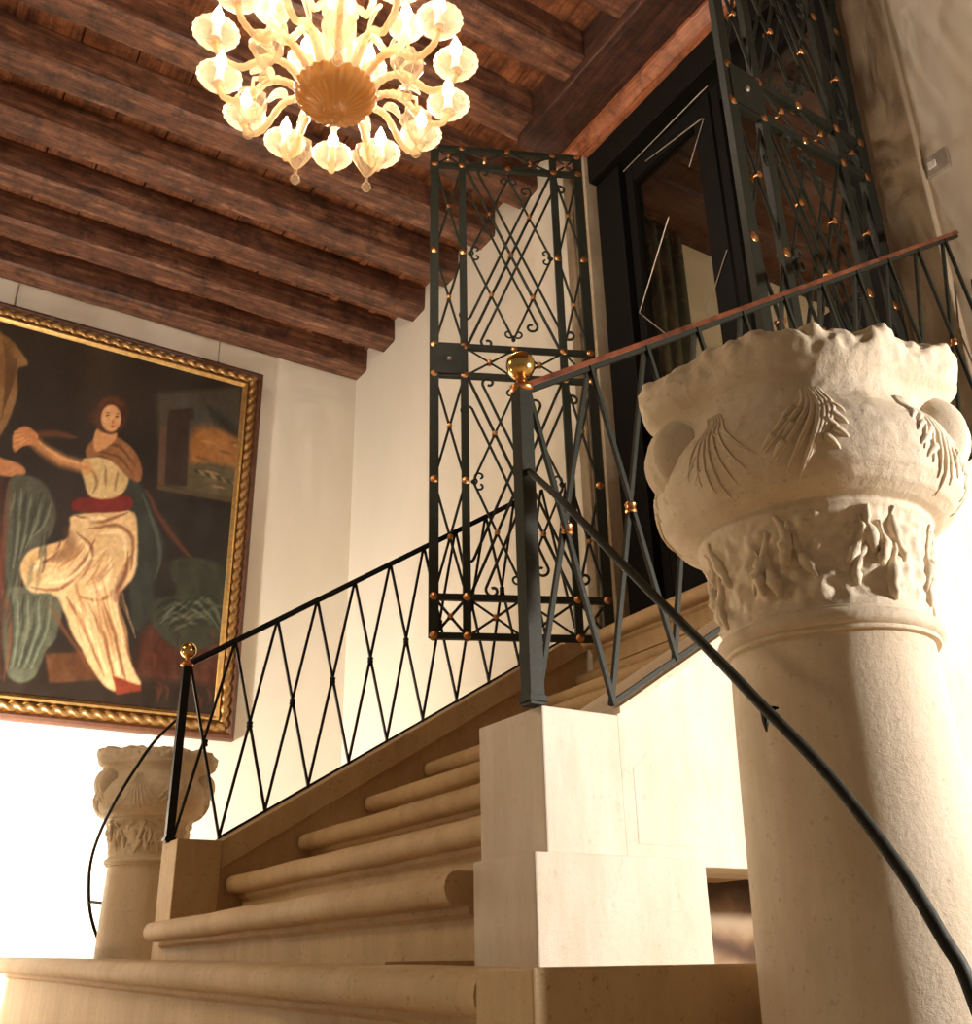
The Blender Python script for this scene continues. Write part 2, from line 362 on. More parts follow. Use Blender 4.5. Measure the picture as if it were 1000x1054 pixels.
# ------------------------------------------------------------------ columns
def column(cx,cy,seed,lf0,ang0,label):
    t=thing('stone_column',(cx,cy,FL),label,'column','pair of columns flanking the stair')
    H=FL
    # shaft
    prof=[(.1105,FL+.05)]
    for i in range(41):
        u=i/40; z=FL+.05+(.266-FL-.05)*u; prof.append((.1105-.0165*u**2.2,z))
    prof.append((.097,.270))
    m=MB(); m.lathe((cx,cy,0),prof,72); m.build('shaft','stone',t,smooth=True,auto=50)
    m=MB(); m.lathe((cx,cy,0),[(.113,FL),(.1135,FL+.02),(.112,FL+.03),(.1135,FL+.04),(.112,FL+.055)],64); m.build('base','stone',t,smooth=True,auto=40)
    m=MB(); m.lathe((cx,cy,0),[(.093,.266),(.099,.2665),(.1000,.2685),(.0995,.270),(.1035,.272),(.1055,.2775),(.1035,.283),(.0985,.2855),(.0985,.2875),(.096,.289)],96); m.build('astragal','stone',t,smooth=True,auto=50)
    CORN=[math.radians(q) for q in (-64,86,170,-145)]
    # capital: bell, lobed echinus, abacus with worn top
    key=[(.0965,.287),(.097,.30),(.098,.32),(.100,.34),(.104,.362),(.110,.376),(.1125,.380),(.1125,.385),(.122,.388),(.134,.395),(.1440,.408),(.1490,.425),(.1490,.443),(.1430,.460),(.1330,.473),(.1255,.482),(.1220,.490),(.1210,.500),(.1230,.510),(.1280,.518),(.1300,.521),(.1310,.526),(.1330,.538),(.1330,.549),(.1290,.556),(.1150,.562),(.09,.567),(.05,.570),(.001,.571)]
    prof=[]
    for i in range(len(key)-1):
        (r0,z0),(r1,z1)=key[i],key[i+1]; q=max(1,int(math.hypot(r1-r0,z1-z0)/.0022))
        for j in range(q): prof.append((r0+(r1-r0)*j/q,z0+(z1-z0)*j/q))
    prof.append(key[-1])
    def fn(a,r,z,i):
        p=Vector((math.cos(a)*r*14+seed,math.sin(a)*r*14,z*14)); n1=noise.noise(p); n2=noise.noise(p*3.1); n3=noise.noise(p*7.3)
        dr=.0006*n3
        if .292<z<.378:   # worn leaf carving round the bell
            e=max(0,min(1,(z-.292)/.008,(.378-z)/.008))
            lf=abs(math.sin(a*6+math.sin(z*90)*.5))
            dr+=e*(.0045*n1+.0065*max(0,n2)+.0028*n3+.0020*(lf-.5)*(1-abs((z-.335)/.045)))
        w4=sum(math.exp(-((math.atan2(math.sin(a-ang0-q),math.cos(a-ang0-q)))/.34)**2) for q in CORN)
        if .385<z<.49: dr+=.0010*n2+.0012*n1
        if z>=.482:
            k=min(1,(z-.482)/.038); dr+=k*.030*w4*min(1,r/.1)+.001*n2
        dz=0
        if z>=.524:
            k=min(1,(z-.524)/.02); dr+=k*(.006*n1+.005*n2+.003*n3)
            dz+=k*(.009*n1+.007*n2+.004*n3)*(1 if r>.05 else .3)
        return r+dr if r>.01 else r, z+dz
    m=MB(); m.lathe((cx,cy,0),prof,300,fn); cap=m.build('capital','stone',t,smooth=True)
    for q in range(4): # corner volutes
        a=ang0+CORN[q]; P=[]
        for i in range(33):
            th=2*PI*i/32; row=[]
            for k in range(17):
                u=-1+2*k/16; rr=(1-abs(u)**3.2)**.5; R=.046*rr*(1+.03*math.cos(12*u))
                rad=.119+R*math.cos(th)*.92; z=.470+R*math.sin(th)*.98; tx=u*.036
                row.append((cx+rad*math.cos(a)-tx*math.sin(a),cy+rad*math.sin(a)+tx*math.cos(a),z))
            P.append(row)
        m=MB(); m.quadgrid(P); m.build('corner_volute','stone',cap,smooth=True)
    # carved acanthus leaves laid over the echinus
    def surf(a,z,lift=0):
        for i in range(len(key)-1):
            if key[i][1]<=z<=key[i+1][1]:
                w=(z-key[i][1])/max(1e-6,key[i+1][1]-key[i][1]); r=key[i][0]+(key[i+1][0]-key[i][0])*w; break
        r,zz=fn(a,r,z,0); r+=lift
        return (cx+r*math.cos(a),cy+r*math.sin(a),zz)
    for li in range(8):
        a0=lf0+.16+li*PI/4; kw=.45 if li==7 else 1.15
        m=MB(); sw=(-1 if li%2 else 1)
        for s in range(-3,4):   # long stems gathered at the top and sweeping to the tip
            pts=[];rad=[]; L=.492-(.392+.010*abs(s)); 
            for i in range(17):
                u=i/16; z=.492-L*u
                a=a0+s*(.020+.030*u+.020*u*u)-.16*u*u*sw*(1+.10*s)+.03*math.sin(u*4)
                pts.append(surf(a,z,.0006)); rad.append(.0034*(math.sin(PI*min(.97,u*.75+.2)))**.8*(1-.10*abs(s))*kw)
            m.tube(pts,rad,8)
            if abs(s)>=2:
                sg=1 if s>0 else -1
                for q in range(3):
                    u0=.40+.2*q; pts=[];rad=[]
                    for i in range(8):
                        u=i/7; z=.492-L*(u0+.16*u); a=a0+s*(.020+.03*u0+.02*u0*u0)-.16*u0*u0*sw+sg*.085*u**.8
                        pts.append(surf(a,z,-.0004)); rad.append((.0034*(1-u)**.5+.0004)*kw)
                    m.tube(pts,rad,7)
        m.build('carved_leaf','stone',cap,smooth=True)
    for li in range(7):  # ragged leaf points round the bell
        a0=lf0+.62+li*2*PI/7; m=MB(); rl=random.Random(int(seed)*77+li)
        for s in range(6):
            pts=[];rad=[]; aa=a0+(s-3)*.075+rl.uniform(-.03,.03)
            zs=.380-rl.random()*.035; ze=zs-.035-rl.random()*.035; ze=max(ze,.293)
            for i in range(9):
                u=i/8; pts.append(surf(aa+.05*math.sin(u*4+s*2)+.03*(s-3)*u,zs+(ze-zs)*u,.0005)); rad.append(.0085*math.sin(PI*(.06+.86*u**1.3))**.8*(.4+.6*rl.random()))
            m.tube(pts,rad,7)
        m.build('bell_leaf','stone',cap,smooth=True)
    return t
AN=math.atan2(-.627,-.79)
column(.786,.632,1.0,AN,AN,'large pale stone column in the right foreground with carved weathered capital')
AF=math.atan2(-2.9,-.75)
column(.75,2.90,5.0,AF+.3,AF,'smaller-looking stone column at lower left beyond the stair, below the painting')

# ------------------------------------------------------------------ railings
def spline(pts,n=8):
    out=[];P=[Vector(p) for p in pts]
    for i in range(len(P)-1):
        p0=P[max(0,i-1)];p1=P[i];p2=P[i+1];p3=P[min(len(P)-1,i+2)]
        for j in range(n):
            t=j/n; out.append(tuple(.5*((2*p1)+(p2-p0)*t+(2*p0-5*p1+4*p2-p3)*t*t+(-p0+3*p1-3*p2+p3)*t**3)))
    out.append(tuple(P[-1])); return out
def railing(n,zb,ztop,s_end,s_post,sp,nn,label,curve,rads,railmat,ironmat,postw,collars):
    t=thing('stair_railing',(s_post,n,zb(s_post)),label,'railing')
    zb0=zb(s_post); zp=ztop(s_post)
    m=MB(); m.bar((s_post,n,zb0-.004),(s_post,n,zp-.008),postw); m.box((s_post-.013,n-.013,zb0),(s_post+.013,n+.013,zb0+.008)); m.build('newel_post',ironmat,t,bevel=.001)
    m=MB(); m.lathe((s_post,n,zp-.012),[(.012,0),(.016,.004),(.016,.008),(.010,.012),(.007,.018),(.008,.022),(.006,.024)],20); m.build('finial_collar','copper',t,smooth=True)
    m=MB(); m.sphere((s_post,n,zp+.031),.0205,28); m.build('ball_finial','brass',t,smooth=True)
    m=MB(); a=(s_post+.008,n,ztop(s_post+.008)-.004); b=(s_end,n,ztop(s_end)-.004)
    m.bar(a,b,.0125,.008); m.build('handrail',railmat,t,bevel=.001)
    m=MB(); m.bar((a[0],n,a[2]-.0085),(b[0],n,b[2]-.0085),.008,.008); m.build('handrail_core',ironmat,t)
    m=MB(); m.bar((s_post+.12,n,zb(s_post+.12)+.003),(SD,n,zb(SD)+.003),.008,.006); m.build('bottom_rail',ironmat,t)
    nodes=[s_post+.008+sp*k for k in range(nn)]
    r=.0042
    for k in range(nn-1):
        s0,s1=nodes[k],nodes[k+1]
        for (sa,za),(sb,zb_),dn in (((s0,zb(s0)),(s1,ztop(s1)-.01),.003),((s1,zb(s1)),(s0,ztop(s0)-.01),-.003)):
            m=MB(); m.bar((sa,n+dn,za),(sb,n+dn,zb_),.0062,.0062); m.build('baluster',ironmat,t)
        if collars:
            sm=(s0+s1)/2; zm=((zb(s0)+ztop(s1))/2+(zb(s1)+ztop(s0))/2)/2-.005
            m=MB(); m.lathe((sm,n,zm-.008),[(.007,0),(.0085,.003),(.007,.008),(.0085,.013),(.007,.016)],14); m.build('collar',collars,t,smooth=True,auto=40)
    pts=spline(curve,10); n_=len(pts); rr=[rads[0]+(rads[1]-rads[0])*i/(n_-1) for i in range(n_)]
    m=MB(); m.tube(pts,rr,14,.8); h=m.build('curved_handrail',ironmat,t,smooth=True)
    return t,h
px=[((545,484),1.262),((572,510),1.18),((600,538),1.10),((640,580),1.02),((690,630),.94),((740,680),.87),((780,722),.82),((850,795),.76),((920,885),.70),((970,965),.66),((1000,1022),.64)]
cv=[tuple(ray(*p)*d) for p,d in px]; cv[0]=(.70,1.0,cv[0][2]/cv[0][1]*1.0)
cv.append((cv[-1][0]-.02,cv[-1][1]-.03,cv[-1][2]-.10)); cv.append((cv[-1][0]-.04,cv[-1][1]-.03,cv[-1][2]-.14))
t1,h1=railing(N1,lambda s: .292 if s<.815 else .302+.632*(s-.815), lambda s:.742+.636*(s-.709),1.895,.695,.1135,12,
  'dark iron stair railing at the near side with reddish handrail and big brass ball',cv,(.0046,.0056),'rail','iron',.021,'copper')
q=Vector(ray(780,722)*.82); m=MB(); m.tube([q-Vector((-.006,.004,.006)),q+Vector((.006,-.004,-.006))],.0085,14); m.build('joint_band','copper',t1)
m=MB(); q2=Vector(ray(786,730)*.818); m.tube([q2,q2+Vector((.001,.001,-.010)),q2+Vector((.003,.003,-.017))],[.0035,.0028,.0008],8); m.build('bracket_spur','iron',t1)
px=[((179,733),2.53),((160,762),2.55),((140,790),2.58),((120,822),2.62),((105,852),2.68),((95,880),2.74),((91.5,905),2.80),((93,940),2.88),((103,972),2.95),((118,1000),3.0)]
cv=[tuple(ray(*p)*d) for p,d in px]; cv[0]=(.705,N2,cv[0][2]/cv[0][1]*N2)
t2,h2=railing(N2,lambda s: .291 if s<.806 else .2935+.612*(s-.806), lambda s:.722+.672*(s-.70),1.74,.70,.1108,12,
  'thin black iron stair railing at the far side, in front of the painting',cv,(.0042,.0050),'iron_b','iron_b',.019,'iron_b')
m=MB(); a=ray(92,928)*2.85; b=ray(112,930)*2.80; m.tube([a,b],.004,6); m.build('wall_bracket','iron_b',t2)

# ------------------------------------------------------------------ gate leaves
def gate(hinge,free,label,flip):
    hx=Vector((hinge[0],hinge[1],0)); d=Vector((free[0]-hinge[0],free[1]-hinge[1],0)); Wd=d.length; d.normalize(); nrm=Vector((-d.y,d.x,0))
    t=thing('iron_gate_leaf',(hinge[0],hinge[1],.885),label,'gate','pair of wrought iron gate leaves')
    def P(u,v,w=0): q=hx+d*u+nrm*w; return (q.x,q.y,v)
    st=[.014,.105,Wd-.115,Wd-.016]; zr=[.89,1.01,1.775,1.885,2.655,2.735]
    for i,u in enumerate(st):
        m=MB(); w=.030 if i in (0,3) else .024
        m.prism([(u-w/2,-.009),(u+w/2,-.009),(u+w/2,.009),(u-w/2,.009)],lambda a,b,z:P(a,z,b),.885,2.74); m.build('stile','iron',t,bevel=.001)
    for z in zr:
        m=MB(); m.prism([(st[0],z-.010),(st[3],z-.010),(st[3],z+.010),(st[0],z+.010)],lambda a,b,w:P(a,b,w),-.008,.008); m.build('rail','iron',t,bevel=.001)
    rz=[]
    def X(u0,u1,z0,z1,r=.0045,ros=True):
        m=MB(); m.tube([P(u0,z0,.002),P(u1,z1,.002)],r,6); m.tube([P(u0,z1,-.002),P(u1,z0,-.002)],r,6); m.build('lattice_bar','iron',t)
        if ros: rz.append(((u0+u1)/2,(z0+z1)/2,.0085))
    for (a,b) in ((0,1),(2,3)):
        for z0,z1 in ((zr[1],zr[2]),(zr[3],zr[4])):
            zm=(z0+z1)/2; X(st[a],st[b],z0,zm); X(st[a],st[b],zm,z1)
            for q in (a,b): rz.append((st[q],zm,.013))
        X(st[a],st[b],zr[0],zr[1]); X(st[a],st[b],zr[4],zr[5],.004)
        if a==0: X(st[a],st[b],zr[2],zr[3],.004)
    um=(st[1]+st[2])/2
    for z0,z1 in ((zr[0],zr[1]),(zr[2],zr[3]),(zr[4],zr[5])):
        X(st[1],um,z0,z1,.004); X(um,st[2],z0,z1,.004)
        for z in (z0,z1): rz.append((um,z,.011))
    for z in zr:
        for u in st: rz.append((u,z,.0125))
    # lock plate at the free edge
    m=MB(); m.prism([(st[2],zr[2]),(st[3],zr[2]),(st[3],zr[3]),(st[2],zr[3])],lambda a,b,w:P(a,b,w),-.012,.012); lp=m.build('lock_plate','iron',t,bevel=.001)
    m=MB(); m.lathe(P((st[2]+st[3])/2,(zr[2]+zr[3])/2,-.018),[(.005,0),(.008,.004),(.008,.032),(.005,.036)],12,axis=nrm); m.build('lock_knob','steel',lp)
    # centre panels
    def spiral(u,v,du,dv,turn,R=.021,n=17):
        L=math.hypot(du,dv); a=math.atan2(dv,du); pts=[];x,y=u,v
        for i in range(n):
            k=i/n; rad=R*(1-.72*k); stp=rad*.34; a+=turn*.34; x+=math.cos(a)*stp; y+=math.sin(a)*stp; pts.append((x,y))
        return pts
    for z0,z1 in ((zr[1]+.01,zr[2]-.01),(zr[3]+.01,zr[4]-.01)):
        u0,u1=st[1]+.012,st[2]-.012; zm=(z0+z1)/2; uc=(u0+u1)/2; a=u1-u0; b=z1-z0
        r=.0052
        m=MB(); m.tube([P(u0,z0,.003),P(u1,z1,.003)],r,6); m.tube([P(u0,z1,-.003),P(u1,z0,-.003)],r,6); m.build('diagonal_bar','iron',t)
        for sg,w in ((1,.003),(-1,-.003)):
            L=math.hypot(a,b); du,dv=a/L,sg*b/L; nx,ny=-dv,du
            for off in (-.034,.034):
                sh=abs(off)*L/b*1.0  # perpendicular offset
                cx_,cz_=uc+nx*off,zm+ny*off
                half=L/2-(.040 if (off>0)==(sg>0) else .11)
                line=[(cx_-du*half,cz_-dv*half),(cx_+du*half,cz_+dv*half)]
                tn=1 if (off>0)==(sg>0) else -1
                tn=-1 if off<0 else 1
                e=spiral(*line[1],du,dv,tn*(1)); s0=spiral(*line[0],-du,-dv,-tn*(1))
                pts=[P(x,y,w*1.8) for x,y in (s0[::-1]+line+e)]
                m=MB(); m.tube(pts,.0046,6); m.build('scroll_bar','iron',t)
        # diamond and its ornaments at the side midpoints
        mids=[(u0+.012,zm),(uc,z1-.03),(u1-.012,zm),(uc,z0+.03)]
        m=MB()
        for i in range(4): m.tube([P(*mids[i]),P(*mids[(i+1)%4])],.0042,6)
        m.build('diamond_bar','iron',t)
        for i,(x,y) in enumerate(mids):
            dx,dy=[(-1,0),(0,1),(1,0),(0,-1)][i]
            m=MB()
            for sg in (1,-1):
                sx=x-dx*.012; sy=y-dy*.012
                pa=math.atan2(dy,dx)+sg*.9
                pts=[(sx,sy)]+spiral(sx+math.cos(pa)*.008,sy+math.sin(pa)*.008,math.cos(pa),math.sin(pa),sg,.016,16)
                m.tube([P(q[0],q[1],.004) for q in pts],.0036,6)
            m.sphere(P(x,y),.0075,10); m.build('scroll_ornament','iron',t,smooth=True)
        rz.append((uc,zm,.010))
        for i in range(4):
            x=(mids[i][0]+mids[(i+1)%4][0])/2; y=(mids[i][1]+mids[(i+1)%4][1])/2; rz.append((x,y,.009))
    proto={}
    for (u,v,R) in rz:
        key=round(R,4)
        if key not in proto:
            m=MB(); 
            m.lathe(P(u,v,-.0135),[(.001,.0015),(R*.3,.002),(R*.45,.0034),(R*.9,.0034),(R,.0048),(R*.85,.006),(R*.55,.008),(R*.55,.019),(R*.85,.021),(R,.0222),(R*.9,.0236),(R*.45,.0236),(R*.3,.025),(.001,.0255)],12,axis=nrm)
            o=m.build('rosette','copper',t,origin=P(u,v),smooth=True,auto=50); proto[key]=o
        else:
            o=proto[key].copy(); C.objects.link(o); o.parent=t
            q=P(u,v); o.location=((q[0]-hinge[0])*U,(q[1]-hinge[1])*U,(v-.885)*U)
    for z in (1.25,2.4):
        m=MB(); m.tube([P(-.02,z),P(.01,z)],.007,8); m.tube([P(-.012,z-.02),P(-.012,z+.02)],.008,10); m.build('hinge','iron',t)
    return t
gate((1.89,2.285),(1.385,2.514),'open left gate leaf of black wrought iron lattice hanging in front of white wall',1)
gate((1.89,1.175),(1.395,1.165),'open right gate leaf of black wrought iron seen edge-on beside the stone door jamb',-1)

# ------------------------------------------------------------------ wall plate
m=MB(); m.box((SD-.006,.985,1.69),(SD,1.062,1.745)); w=tag(m.build('switch_plate','steel',bevel=.003),'small grey metal switch plate on the plaster wall right of the doorway','switch plate')
m=MB(); m.box((SD-.010,1.013,1.708),(SD-.006,1.033,1.727)); m.build('switch_button','candle',w,bevel=.002)

# ------------------------------------------------------------------ painting
PS0,PS1,PZ0,PZ1=-.95,1.41,.905,2.705; FWD=.105; NP=NW-.035
pic=thing('framed_painting',((PS0+PS1)/2,NW-.03,PZ0),'large baroque oil painting of a seated robed woman in a gilt frame on left wall','painting')
def painted():
    c0,c1,z0,z1=PS0+FWD*.8,PS1-FWD*.8,PZ0+FWD*.8,PZ1-FWD*.8
    nx,nz=330,270
    # most columns go to the visible part
    S=np.concatenate([np.linspace(c0,.15,60,endpoint=False),np.linspace(.15,c1,nx-60)]); Z=np.linspace(z0,z1,nz)
    SS,ZZ=np.meshgrid(S,Z); PT=np.stack([SS,np.full_like(SS,NP),ZZ],-1)@M.T
    X=500+f*PT[...,0]/PT[...,1]; Y=527-f*PT[...,2]/PT[...,1]
    X=X*2.197; Y=(Y-300)*2.197      # painter's grid
    rng=np.random.RandomState(4)
    def fnoise(sx,sy,seed,oct=4):
        out=np.zeros_like(X); amp=1; tot=0
        for o in range(oct):
            r=np.random.RandomState(seed*13+o); G=r.rand(64,64)*2-1
            gx=(X/sx*2**o)%63; gy=(Y/sy*2**o)%63; ix=gx.astype(int);iy=gy.astype(int);fx=gx-ix;fy=gy-iy
            fx=fx*fx*(3-2*fx);fy=fy*fy*(3-2*fy); jx=(ix+1)%64;jy=(iy+1)%64
            v=(G[iy,ix]*(1-fx)+G[iy,jx]*fx)*(1-fy)+(G[jy,ix]*(1-fx)+G[jy,jx]*fx)*fy
            out+=amp*v; tot+=amp; amp*=.5
        return out/tot
    wx=fnoise(45,45,1)*4; wy=fnoise(45,45,2)*4
    XX,YY=X+wx,Y+wy
    img=np.zeros(X.shape+(3,)); nb=fnoise(120,120,3)[...,None]
    img[:]=np.array([34,24,16])
    img+=nb*np.array([16,12,8])
    img=img+np.clip(1-np.abs(Y-130)/260,0,1)[...,None]*np.array([14,12,9])
    def sm(pts,closed,n=4):
        P=[np.array(p,float) for p in pts]; k=len(P); out=[]
        for i in range(k if closed else k-1):
            g=(lambda j:P[j%k]) if closed else (lambda j:P[min(max(j,0),k-1)])
            p0,p1,p2,p3=g(i-1),g(i),g(i+1),g(i+2)
            for j in range(n):
                t=j/n; out.append(.5*((2*p1)+(p2-p0)*t+(2*p0-5*p1+4*p2-p3)*t*t+(-p0+3*p1-3*p2+p3)*t**3))
        if not closed: out.append(P[-1])
        return out
    def poly(pts,c,soft=5,noise_=6,warp=True):
        nonlocal img
        x,y=(XX,YY) if warp else (X,Y)
        if warp and len(pts)>4: pts=sm(pts,True)
        P=np.array(pts,float); n=len(P); dmin=np.full(x.shape,1e9); ins=np.zeros(x.shape,bool)
        for i in range(n):
            a=P[i];b=P[(i+1)%n]; e=b-a; wx_=x-a[0];wy_=y-a[1]; tt=np.clip((wx_*e[0]+wy_*e[1])/(e@e+1e-9),0,1)
            dmin=np.minimum(dmin,np.hypot(wx_-tt*e[0],wy_-tt*e[1]))
            cond=(a[1]>y)!=(b[1]>y)
            with np.errstate(divide='ignore',invalid='ignore'): xi=a[0]+(y-a[1])*e[0]/(e[1] if e[1]!=0 else 1e-9)
            ins^=cond&(x<xi)
        al=np.clip(.5+np.where(ins,dmin,-dmin)/soft,0,1)[...,None]
        cc=np.array(c,float)+fnoise(22,40,int(sum(c))%97+5)[...,None]*noise_
        img=img*(1-al)+cc*al
    def stroke(pts,w,c,op=.8,taper=True):
        nonlocal img
        if len(pts)>2: pts=sm(pts,False,3)
        P=np.array(pts,float); best=np.full(X.shape,1e9)
        for i in range(len(P)-1):
            a=P[i];b=P[i+1];e=b-a;wx_=XX-a[0];wy_=YY-a[1];tt=np.clip((wx_*e[0]+wy_*e[1])/(e@e+1e-9),0,1)
            g=(i+tt)/(len(P)-1); ww=w*(np.sin(PI*np.clip(g,.05,.95))**.6 if taper else 1)
            best=np.minimum(best,np.hypot(wx_-tt*e[0],wy_-tt*e[1])/np.maximum(ww,.5))
        al=(np.clip(1.5-best,0,1.2)/1.2*op)[...,None]; img=img*(1-al)+np.array(c,float)*al
    # far landscape and sky
    poly([(355,230),(545,215),(545,470),(360,440)],(66,58,46),14)
    poly([(430,330),(470,300),(545,340),(545,420),(440,400)],(150,98,50),22,20)
    poly([(420,400),(480,385),(545,410),(545,470),(430,455)],(84,72,48),12,14)
    for k in range(9): x=440+k*12; stroke([(x,400+k*4),(x+14,412+k*4)],4,(150,120,78) if k%2 else (40,38,24),.7)
    stroke([(400,250),(450,280),(540,300)],22,(64,64,58),.7); stroke([(470,260),(540,330)],16,(38,34,28),.8)
    poly([(383,268),(437,262),(440,285),(428,295),(422,440),(368,436),(378,290)],(46,31,20),4,8,False)
    poly([(362,305),(378,300),(372,438),(356,440)],(82,56,38),3,6,False)
    poly([(355,438),(545,468),(545,480),(355,448)],(74,58,38),3,6,False)
    # masonry and floor
    poly([(330,470),(545,490),(545,640),(340,600)],(30,22,14),14)
    poly([(320,770),(420,730),(545,760),(545,960),(330,980)],(66,30,15),20,22)
    poly([(-400,830),(250,870),(545,910),(545,1010),(-400,1000)],(34,22,12),18,10)
    poly([(100,820),(200,815),(230,880),(110,885)],(80,46,22),6,20)
    # left hand figure: wing, arm, grey green robe
    poly([(-60,70),(10,98),(48,135),(62,165),(40,175),(38,240),(10,310),(-60,380)],(128,92,52),5,22)
    for k in range(6): stroke([(8+k*6,110+k*8),(14+k*4,180),(2+k*3,290-k*10)],3,(84,54,28),.75)
    poly([(-30,370),(20,380),(55,398),(48,416),(-30,412)],(168,110,68),5)
    poly([(22,425),(80,420),(110,450),(126,500),(118,545),(75,590),(48,640),(20,690),(5,560)],(70,68,52),7,14)
    for k in range(8): stroke([(38+k*11,440+k*5),(34+k*10,520),(22+k*7,640-k*12)],3.4,(116,116,98) if k%2 else (40,42,32),.7)
    poly([(5,675),(130,685),(132,770),(100,820),(70,880),(20,870),(0,760)],(76,76,58),6,14)
    for k in range(8): stroke([(25+k*13,690),(30+k*11,760),(20+k*7,850)],3.2,(118,122,100) if k%2 else (40,44,33),.7)
    poly([(-200,430),(10,420),(5,870),(-200,880)],(60,30,18),16,14)
    stroke([(22,430),(8,560),(2,650),(24,760),(10,880)],7,(110,52,28),.6)
    # dark mantle behind the woman and right hand green drapery
    poly([(285,430),(320,440),(352,520),(372,580),(352,640),(345,720),(300,760),(290,560)],(42,42,34),8,10)
    stroke([(322,460),(345,520),(362,590),(350,650)],5,(78,84,74),.7)
    stroke([(330,450),(380,540),(440,610)],7,(104,52,30),.7)
    poly([(335,735),(352,695),(400,680),(380,620),(430,600),(525,640),(528,760),(480,800),(420,812),(372,790)],(46,46,33),8,12)
    for k in range(7): stroke([(350+k*18,745-k*8),(400+k*14,705-k*2),(470+k*8,745+k*6)],4,(92,98,78) if k%2 else (26,30,22),.7)
    # skirt
    poly([(168,505),(292,495),(311,545),(304,640),(268,690),(284,760),(300,850),(318,893),(255,905),(218,870),(168,780),(128,690),(70,682),(48,640),(56,598),(90,575),(150,560),(160,530)],(206,168,118),6,16)
    poly([(60,600),(150,565),(168,600),(90,660),(58,650)],(196,154,102),12,14)
    D=(112,62,34); H=(236,208,158)
    for a in ([(175,545),(210,580),(190,640),(120,675),(70,672)],[(200,535),(260,530),(300,560),(296,630)],[(215,560),(190,610),(150,650)],[(290,590),(280,650),(230,700),(180,690)],
              [(150,690),(190,760),(235,870)],[(195,700),(235,780),(262,890)],[(235,705),(262,790),(285,885)],[(300,850),(282,780),(268,710)],[(140,560),(120,600),(75,620)],[(170,505),(230,520),(290,500)],[(110,700),(150,770),(205,862)]):
        stroke(a,4.6,D,.75)
    for a in ([(185,560),(205,600),(170,645),(110,660)],[(225,545),(275,550),(285,600)],[(250,600),(240,660),(200,680)],[(165,700),(205,770),(240,860)],[(215,700),(250,790),(272,880)],[(95,600),(70,640)],[(185,515),(240,512)],[(262,650),(255,720),(280,800)]):
        stroke(a,6,H,.7)
    rf=np.random.RandomState(9)
    for k in range(34):
        t=rf.rand(); x0=150+t*120+rf.randn()*6; y0=640+rf.rand()*90; x1=x0+20+t*10; ln=60+rf.rand()*90
        stroke([(x0,y0),(x0+14,y0+ln*.5),(x0+26+t*6,y0+ln)],2.4+rf.rand()*2,(150,98,58) if k%2 else (226,190,138),.45)
    for k in range(26):
        y0=575+rf.rand()*75; x0=92+rf.rand()*120; dx=30+rf.rand()*38
        stroke([(x0,y0+30),(x0+dx*.5,y0+14),(x0+dx,y0-18)],2.4+rf.rand()*2.4,(146,94,56) if k%2 else (228,194,142),.42)
    stroke([(150,535),(160,580),(120,610)],16,(92,50,30),.45); stroke([(296,600),(264,680),(262,700)],10,(96,50,30),.5)
    poly([(255,868),(318,893),(320,905),(262,912)],(120,46,26),4)
    for k in range(22):
        x0=345+rf.rand()*120; y0=680+rf.rand()*70
        stroke([(x0,y0+20),(x0+25,y0+4),(x0+56,y0-6+rf.rand()*30)],3+rf.rand()*2,(96,94,70) if k%2 else (22,22,16),.5)
    for k in range(26):
        x0=15+rf.rand()*95; y0=440+rf.rand()*360
        stroke([(x0,y0),(x0-4,y0+28),(x0-12,y0+60)],3+rf.rand()*2,(112,106,82) if k%2 else (34,32,22),.5)
    for k in range(18):
        x0=330+rf.rand()*190; y0=760+rf.rand()*160; stroke([(x0,y0),(x0+8,y0+14),(x0+4,y0+34)],4,(104,44,22) if k%2 else (40,20,10),.5)
    for k in range(14):
        x0=440+rf.rand()*90; y0=330+rf.rand()*110; stroke([(x0,y0),(x0+14,y0+3),(x0+32,y0+8)],3.5,(196,150,96) if k%3==0 else (70,56,40),.5)
    # sash, sleeve, shawl
    poly([(176,468),(288,462),(296,492),(240,500),(168,494)],(104,24,16),4,12)
    poly([(184,384),(225,374),(268,388),(290,405),(288,445),(258,468),(205,462),(190,430)],(196,164,112),5,16)
    for a in ([(200,395),(220,430),(210,455)],[(235,395),(240,440)],[(265,405),(262,450)]): stroke(a,4,(120,84,44),.7)
    poly([(196,352),(222,326),(262,330),(300,356),(320,398),(318,432),(292,424),(262,392),(230,372),(198,376)],(136,88,50),5,18)
    for a in ([(215,345),(270,350),(308,400)],[(220,360),(270,375),(300,415)]): stroke(a,3,(84,50,26),.8)
    # neck, head, hair, arms, hand
    poly([(212,330),(232,300),(262,318),(258,338),(218,362)],(190,134,86),4)
    stroke([(196,398),(140,382),(100,360),(72,336)],13,(188,128,78),.95,False)
    stroke([(190,392),(130,372),(80,335)],4,(222,170,114),.7)
    stroke([(170,330),(110,322),(50,326)],9,(112,66,36),.7)
    poly([(34,318),(60,305),(82,322),(78,345),(50,350),(32,362),(28,338)],(180,116,70),4)
    for k in range(4): stroke([(52+k*4,316+k*6),(30,318+k*11)],2.2,(206,146,94),.8)
    poly([(218,262),(236,240),(272,238),(288,258),(284,300),(262,322),(236,318),(212,300),(196,282)],(66,34,18),6,16)
    yy=((X-251)/23)**2+((Y-287)/31)**2; al=np.clip((1.15-yy)*3,0,1)[...,None]; img=img*(1-al)+np.array([204,150,100])*al
    al=(np.clip((.35-((X-258)/22)**2-((Y-300)/14)**2)*2,0,1)*.5)[...,None]; img=img*(1-al)+np.array([190,106,72])*al
